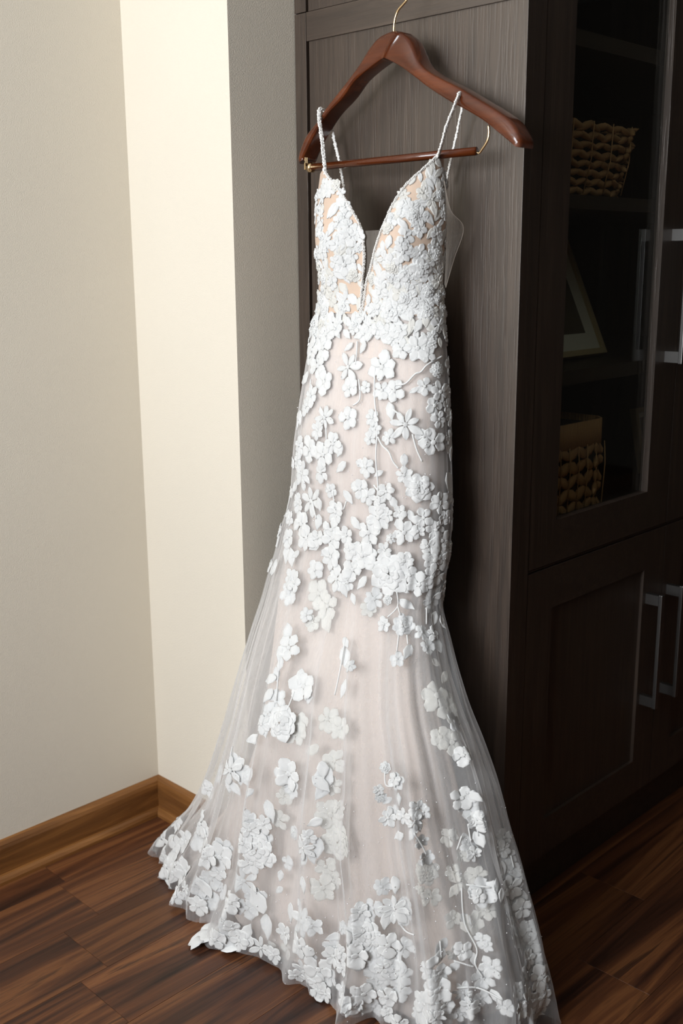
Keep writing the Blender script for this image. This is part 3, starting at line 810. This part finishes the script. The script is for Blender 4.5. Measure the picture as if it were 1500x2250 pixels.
T1 = """370,50,80 290,60,70 555,40,40,l 660,45,40,l 550,190,110,d 560,340,70 680,340,45 800,190,110 890,360,85 800,360,75 1060,50,100 940,60,80 1130,100,60 1200,210,55,r
1110,330,65 1220,370,80 1180,470,75 1210,570,60 1030,360,35,l 550,560,85 380,560,85,d 860,510,60,l 970,610,125,d 730,560,60 750,640,50 710,710,55 850,700,60 1170,740,105 1100,700,65
440,750,80 370,830,85 490,800,45,l 500,920,55,l 270,790,80 190,760,60 330,650,65 200,560,40,l 280,400,65 380,300,80 330,180,85 280,100,60 210,970,90,d 350,960,65 680,920,80 770,970,40,l
960,870,45,l 960,980,65 1070,1070,105,r 280,1170,105,d 420,1090,55 550,1140,50,l 640,1080,75 690,1130,70 780,1190,60 830,1100,65 880,1180,45,l 190,1180,60 340,1190,40,l 1290,1040,70,l 1220,1180,85
1280,1290,50 130,1300,45 210,1340,80 330,1320,45,l 460,1250,80 430,1380,80 770,1290,105 840,1270,55 1100,1290,80 1010,1280,45,l 930,1250,55 960,1400,100 1190,1380,70 1060,1390,60 700,1400,95
860,1440,40 110,1440,65 250,1440,85 330,1440,60 440,1440,85 540,1420,60 560,1530,60 1230,1460,80 1130,1500,60 1290,1540,50 680,1560,105 820,1530,60 1180,1600,85 980,1610,55 100,1560,50,l
310,1500,45,l 400,1540,50,l 170,1560,40,l 1280,700,40 1290,560,50 1300,820,40,l 240,270,45,l 240,480,50 180,870,50 170,1060,45,l 600,1330,50,l 1240,1290,50"""
spots(600, 750, 3.333, T1)
T2_ = """350,60,40,l 250,120,30,l 350,180,50 330,250,65 370,200,55 480,130,50 570,60,60 500,260,75,u 550,330,70,u 430,380,38 470,420,45,u 540,420,50,lu 600,180,65 700,40,60 740,50,75 690,130,60 740,200,40,l
660,200,45 640,240,35,l 690,290,30,l 800,290,60 780,340,50,u 890,150,115,r 970,80,60 1000,160,50 970,240,28,l 880,295,28,r 980,320,45,l 960,430,62,r 860,430,42 930,620,42 990,580,42,l 1050,210,70
1120,170,65 1160,60,75 1150,240,60 1120,310,50 1180,300,45 1130,400,35,l 1070,470,48 1130,480,40 1100,550,45 1160,540,35,l 1180,420,32,l
320,470,45,l 340,560,65 290,590,36,l 290,650,32,l 260,700,34,l 230,730,40,l 220,820,36,l 260,850,60 290,970,85,r 220,910,48 190,980,45 150,1060,42,l 200,1000,38,l 420,770,75 400,720,40,l 440,820,40
380,1030,70,u 400,980,60,u 470,1120,50,lu 650,530,30,l 640,610,60,l 670,660,36 640,780,45,l 550,950,70,u 620,1000,65,u 590,1180,60,u 520,1280,65,l 510,1350,45,l 340,1250,75 350,1330,50 60,1230,70,d
100,1260,40,l 1150,820,90,u 1210,900,80,u 1250,960,60 1170,1050,60,u 1230,1080,80,u 1290,1150,55 1140,640,28,lu 1190,720,32,lu 865,1215,32,r 920,1290,55 830,1340,30 30,1180,40,l"""
spots(500, 1200, 2.5, T2_)
T3 = """470,250,50 620,130,90,d 540,150,60 690,160,55,l 680,80,45,l 640,250,40,l 600,220,40,l 720,280,40,l 1228,120,46,l 1214,215,56,l 1300,230,60,u 1280,420,90,u 1330,370,50,u 1000,200,60,u 970,300,50,u 940,450,60,u
870,400,60,l 720,450,60 750,520,50 840,480,60 830,580,60 700,610,60 800,650,100,r 1030,540,40,r 1180,470,40,l 1130,570,50 1100,640,70,d 1190,640,55,l 1090,720,45,l 1150,700,40,l 990,740,48 950,820,30,l
930,920,30,l 1250,760,60,u 1330,600,105,ru 1230,900,80,u 1300,850,60,u 1100,880,45,l 700,860,80,d 780,960,60 660,880,45,l 550,700,80 450,700,70 540,800,50 570,640,60 380,560,80 420,480,70 460,560,60
330,600,60 200,600,95,d 250,650,70 170,760,70 200,830,70 330,800,80 200,960,50 330,960,45 410,1020,55 480,980,65 560,920,50 620,1000,60 720,1040,70 850,1160,65,l 560,1140,50 640,1170,50 600,1240,60
680,1250,60 980,1200,60 1080,1130,110,d 1140,1160,70 1020,1060,50,l 1350,1170,45 1300,1230,45,l 1390,1230,40,l 1080,1290,80 1120,1360,50 1300,1300,60 1350,1330,50 1300,1350,65 1360,1430,50 1200,1440,90
1180,1520,60 1270,1500,60 1350,1590,55 1440,1350,85 1490,1200,105,r 1480,1060,60 1430,1690,50 1350,1680,55 1250,1600,50 860,700,70 760,740,70 480,850,60 400,900,60 900,1300,50,u 1000,1300,60,u"""
spots(300, 1650, 3.0, T3)
T4 = """290,120,36,l 350,190,50 260,310,34,r 310,440,58 350,400,50 370,320,38,l 410,430,60 380,560,48,l 500,380,60 480,470,55,d 540,400,50 510,490,38,l 460,550,50,l 530,600,45 560,700,50 560,800,80,ru 520,920,45,u
590,960,70,u 790,310,85 830,370,75 870,300,45,l 880,450,50 910,470,70 900,580,45,l 840,620,60 870,680,50 820,590,45,l 710,570,60,u 790,690,50,u 740,800,60,u 880,820,70,u 800,850,90,du 740,920,45,lu
940,930,90 900,960,50 1030,890,45,l 1050,950,40,l 960,1050,70,u 860,1130,80,u 820,1110,40,l 740,1100,60,u 1080,570,45 1060,650,45 1100,690,50 1060,770,35,l 1120,800,55 1160,840,45 1110,900,70 1180,960,45,l
1120,1000,60 1180,1040,50 1130,1100,60 1160,1220,70 1200,1270,55,l 1240,1180,60 1250,1270,60 1230,1370,50 1280,1400,60 1220,1500,80 1300,1500,70 1170,1580,60 1230,1640,90,d 1300,1630,70 1180,1700,60
1280,1740,60 260,900,60 350,880,50,l 200,1040,70 150,1090,60 350,1040,95,d 420,1020,60 290,1120,45,l 400,1100,60 130,1200,70 130,1330,115,r 220,1230,50 310,1280,80 410,1300,70 280,1430,125,r 380,1480,85
230,1540,60 380,1580,70 300,1620,70 150,1600,70 210,1690,60 310,1730,50 660,1290,50,l 650,1350,40,l 740,1330,50,u 800,1320,68 920,1250,50 950,1290,40 870,1370,40,l 990,1430,70 930,1500,80 740,1430,45,l
590,1400,45,l 560,1470,68 650,1460,60 630,1580,90 560,1650,50 670,1680,70 800,1600,70,d 840,1680,70 790,1740,50 920,1640,60 1020,1620,45,l 1080,1700,60 700,1760,60 500,1760,60 600,1740,50 300,330,30,l"""
spots(750, 1650, 3.0, T4)
# bodice: dense cover, with the gaps the photograph shows
def pip(x, y, poly):
    c = False; n = len(poly)
    for i in range(n):
        x1, y1 = poly[i]; x2, y2 = poly[i-1]
        if (y1 > y) != (y2 > y) and x < (x2-x1)*(y-y1)/(y2-y1)+x1: c = not c
    return c
LCUP = [(702,385),(716,385),(735,403),(762,435),(785,478),(796,513),(799,560),(794,640),(786,700),(800,740),(690,740),(690,690),(702,620),(700,560),(697,480)]
RCUP = [(962,352),(972,360),(976,440),(976,560),(973,650),(978,760),(800,745),(798,700),(810,620),(826,560),(840,515),(852,484),(872,440),(899,403),(934,368)]
GAPS = [(735,440,14),(775,470,10),(722,495,11),(733,520,10),(784,482,7),(868,512,13),(925,525,14),(900,535,12),(885,575,8),(728,560,8),(905,500,6),(770,590,6),(722,670,8),(935,625,6),(960,730,8),(770,740,16),(820,735,7)]
EDL = px_theta([(703,400),(701,440),(700,500),(706,560),(707,620),(700,680),(688,730),(682,760)])
EDR = px_theta([(970,380),(974,440),(975,500),(972,560),(971,620),(971,680),(975,740)])
pts = []
tries = 0
while tries < 9000 and len(pts) < 215:
    tries += 1
    x, y = rnd.uniform(688, 984), rnd.uniform(350, 760)
    if not (pip(x, y, LCUP) or pip(x, y, RCUP)): continue
    if any((x-a)**2+(y-b)**2 < (c+6)**2 for a, b, c in GAPS): continue
    if any((x-a)**2+(y-b)**2 < 12.5**2 for a, b in pts): continue
    pts.append((x, y))
for i, (x, y) in enumerate(pts):
    kind = 'flrfdlf'[i % 7] if i % 3 else 'l'
    edge = 1.0 if (pip(x-12, y, LCUP) or pip(x-12, y, RCUP)) and (pip(x+12, y, LCUP) or pip(x+12, y, RCUP)) else 0.72
    place(x, y, {'f': 18, 'l': 15, 'r': 17, 'd': 20}[kind]*edge*rnd.uniform(.8, 1.1), kind, alt=M_LACE if rnd.random() < 0.6 else M_LACE2)
spots(650, 350, 3.75, '''400,640,110 400,870,105 380,360,62,l 300,420,60,l 430,460,45,l 260,260,60 1130,120,60,l 1090,330,72,l 900,420,60,l 960,480,70,l 900,640,75 1010,590,60,l 860,520,45,l 880,770,90
1040,900,110,r 780,850,80 850,940,60 980,1040,50,l 1080,1250,90,r 780,1250,100,r 400,1180,90,d 250,1180,60,l 500,1320,60,l 430,1340,50,l 600,1340,50,l 250,1350,90 660,1200,60 700,1050,80 1180,220,60,l 1160,700,70 1150,1050,60,l 230,700,60,l 230,960,60,l 480,1400,50 560,1400,50,l 330,1400,70 420,1440,45,l 520,1450,45,l 610,1450,50,l 680,1400,70 760,1430,80 200,1460,80 540,1300,50 1060,480,55,l 290,570,50,l''')
for k in range(70):
    z = rnd.uniform(1.10, 1.385); left = rnd.random() < 0.6
    q = (ZV if False else z)
    yy = 1125+0
    th = (EDL if left else EDR); th = lerp_table(th, z)+(rnd.uniform(-.35, .12) if left else rnd.uniform(-.1, .3))
    p = body(th, z); lay(p, smooth_normal(p), rnd.choice('flflr'), rnd.uniform(.009, .014), rnd.uniform(0, 6), SURF, M_LACE, 0.001)
# turned side of the gown and the run of lace round the hem, beyond the lens's view too
for k in range(70):
    th = rnd.choice((rnd.uniform(4.75, 5.4), rnd.uniform(1.2, 2.3))); z = rnd.uniform(0.66, 1.1)
    p = body(th, z); lay(p, smooth_normal(p), rnd.choice('fll'), rnd.uniform(.012, .02), rnd.uniform(0, 6), SURF, M_LACE)
for k in range(60):
    th = rnd.uniform(1.6, 5.4); z = abs(rnd.gauss(0, 0.035))+0.012
    p = skirt_pt(th, z, 1, 0, 0, 1); lay(p, smooth_normal(p), rnd.choice('ffldl'), rnd.uniform(.014, .026), rnd.uniform(0, 6), SURF, M_LACE)
# stems
def stem(ox, oy, s, P, rr=0.0013):
    pts = []
    for x, y in P:
        h = hit_body(ox+x/s, oy+y/s, SURF)
        if h[0] is not None: pts.append(h[0]+smooth_normal(h[0])*0.0016)
    if len(pts) > 1: DP.append(tube('lace_stem', catmull(pts, 5), rr, M_LACE, seg=6))
for P_ in ([(750,170),(745,400),(765,620),(755,850),(770,1050),(765,1150)], [(770,700),(800,760),(850,810),(880,880),(920,930)], [(1020,680),(1050,790),(1090,880)], [(620,0),(615,90),(605,170)],
           [(630,280),(640,420),(590,470)], [(390,600),(395,720)], [(1230,110),(1130,170),(1080,225),(1040,240),(970,310),(900,320)], [(440,1090),(455,1220)], [(540,1170),(520,1230)], [(290,1170),(320,1300)], [(740,1050),(790,1120)],
           [(880,500),(960,560)], [(280,280),(270,500)], [(350,480),(375,560)]):
    stem(600, 750, 3.333, P_, 0.0016)
for P_ in ([(930,250),(935,330),(880,390)], [(935,330),(950,380)], [(940,490),(930,580)], [(985,490),(990,540)], [(1090,340),(1090,430)], [(865,1240),(870,1310),(910,1320)], [(290,600),(270,850)], [(370,800),(330,900)], [(650,500),(620,680),(590,820)], [(30,1100),(20,1180),(50,1260)]):
    stem(500, 1200, 2.5, P_, 0.0013)
for P_ in ([(830,480),(850,600)], [(790,560),(760,650)], [(480,540),(530,620),(560,680)], [(870,420),(900,560)], [(350,1080),(420,1180),(480,1210)], [(790,900),(810,1130),(890,1300),(880,1400),(930,1490)], [(980,900),(820,880)], [(740,1380),(870,1420)], [(760,1560),(900,1560),(1060,1640)], [(1110,690),(1130,770)], [(650,1250),(660,1370)]):
    stem(750, 1650, 3.0, P_, 0.0014)
if STUFF:
    vs, fs, uv = [], [], []
    for a_, b_, c_ in STUFF:
        k = len(vs); vs += a_; uv += c_; fs += [tuple(i+k for i in q) for q in b_]
    o = from_py('lace_filling', vs, fs, M_LACE, None, True, uv); o['kind'] = 'stuff'; DP.append(o)
# sequins scattered over the lace
vs, fs = [], []
for k in range(420):
    x, y = rnd.uniform(380, 1190), rnd.choice((rnd.uniform(700, 1280), rnd.uniform(1700, 2250), rnd.uniform(1700, 2250)))
    h = hit_body(x, y, SURF)
    if h[0] is None: continue
    lump(vs, fs, h[0]+smooth_normal(h[0])*0.0032, Vector((0, 0, 1)), Vector((1, 0, 0)), Vector((0, 1, 0)), None, .0011, .0011, .0011, 5, 3)
o = from_py('sequins', vs, fs, M_SEQ); o['kind'] = 'stuff'; DP.append(o)
# stray corner of lace hem lying on the floor
fl_vs, fl_fs, fl_uv = [], [], []
for (x, y, L, W, a_) in ((-0.205, -0.500, .060, .022, 2.4), (-0.215, -0.487, .065, .018, 2.75), (-0.20, -0.525, .06, .02, 2.1), (-0.20, -0.47, .05, .02, 3.0), (-0.245, -0.478, .035, .010, 3.1), (-0.2, -0.545, .05, .02, 2.6)):
    k = len(fl_vs); petal(fl_vs, fl_fs, fl_uv, L, W, a_, 0.0015, 1.0, lift=0.004, r0=0.0, wav=.1)
    for i in range(k, len(fl_vs)): q = fl_vs[i]; fl_vs[i] = Vector((x+q.x, y+q.y, max(0.0012, q.z+0.012*math.sin(min(1, math.hypot(q.x, q.y)/L)*PI))))
DP.append(from_py('hem_corner', fl_vs, fl_fs, M_LACE, None, True, fl_uv))
under(dress, *DP)
print('LACE', CNT, 'stuff', len(STUFF))
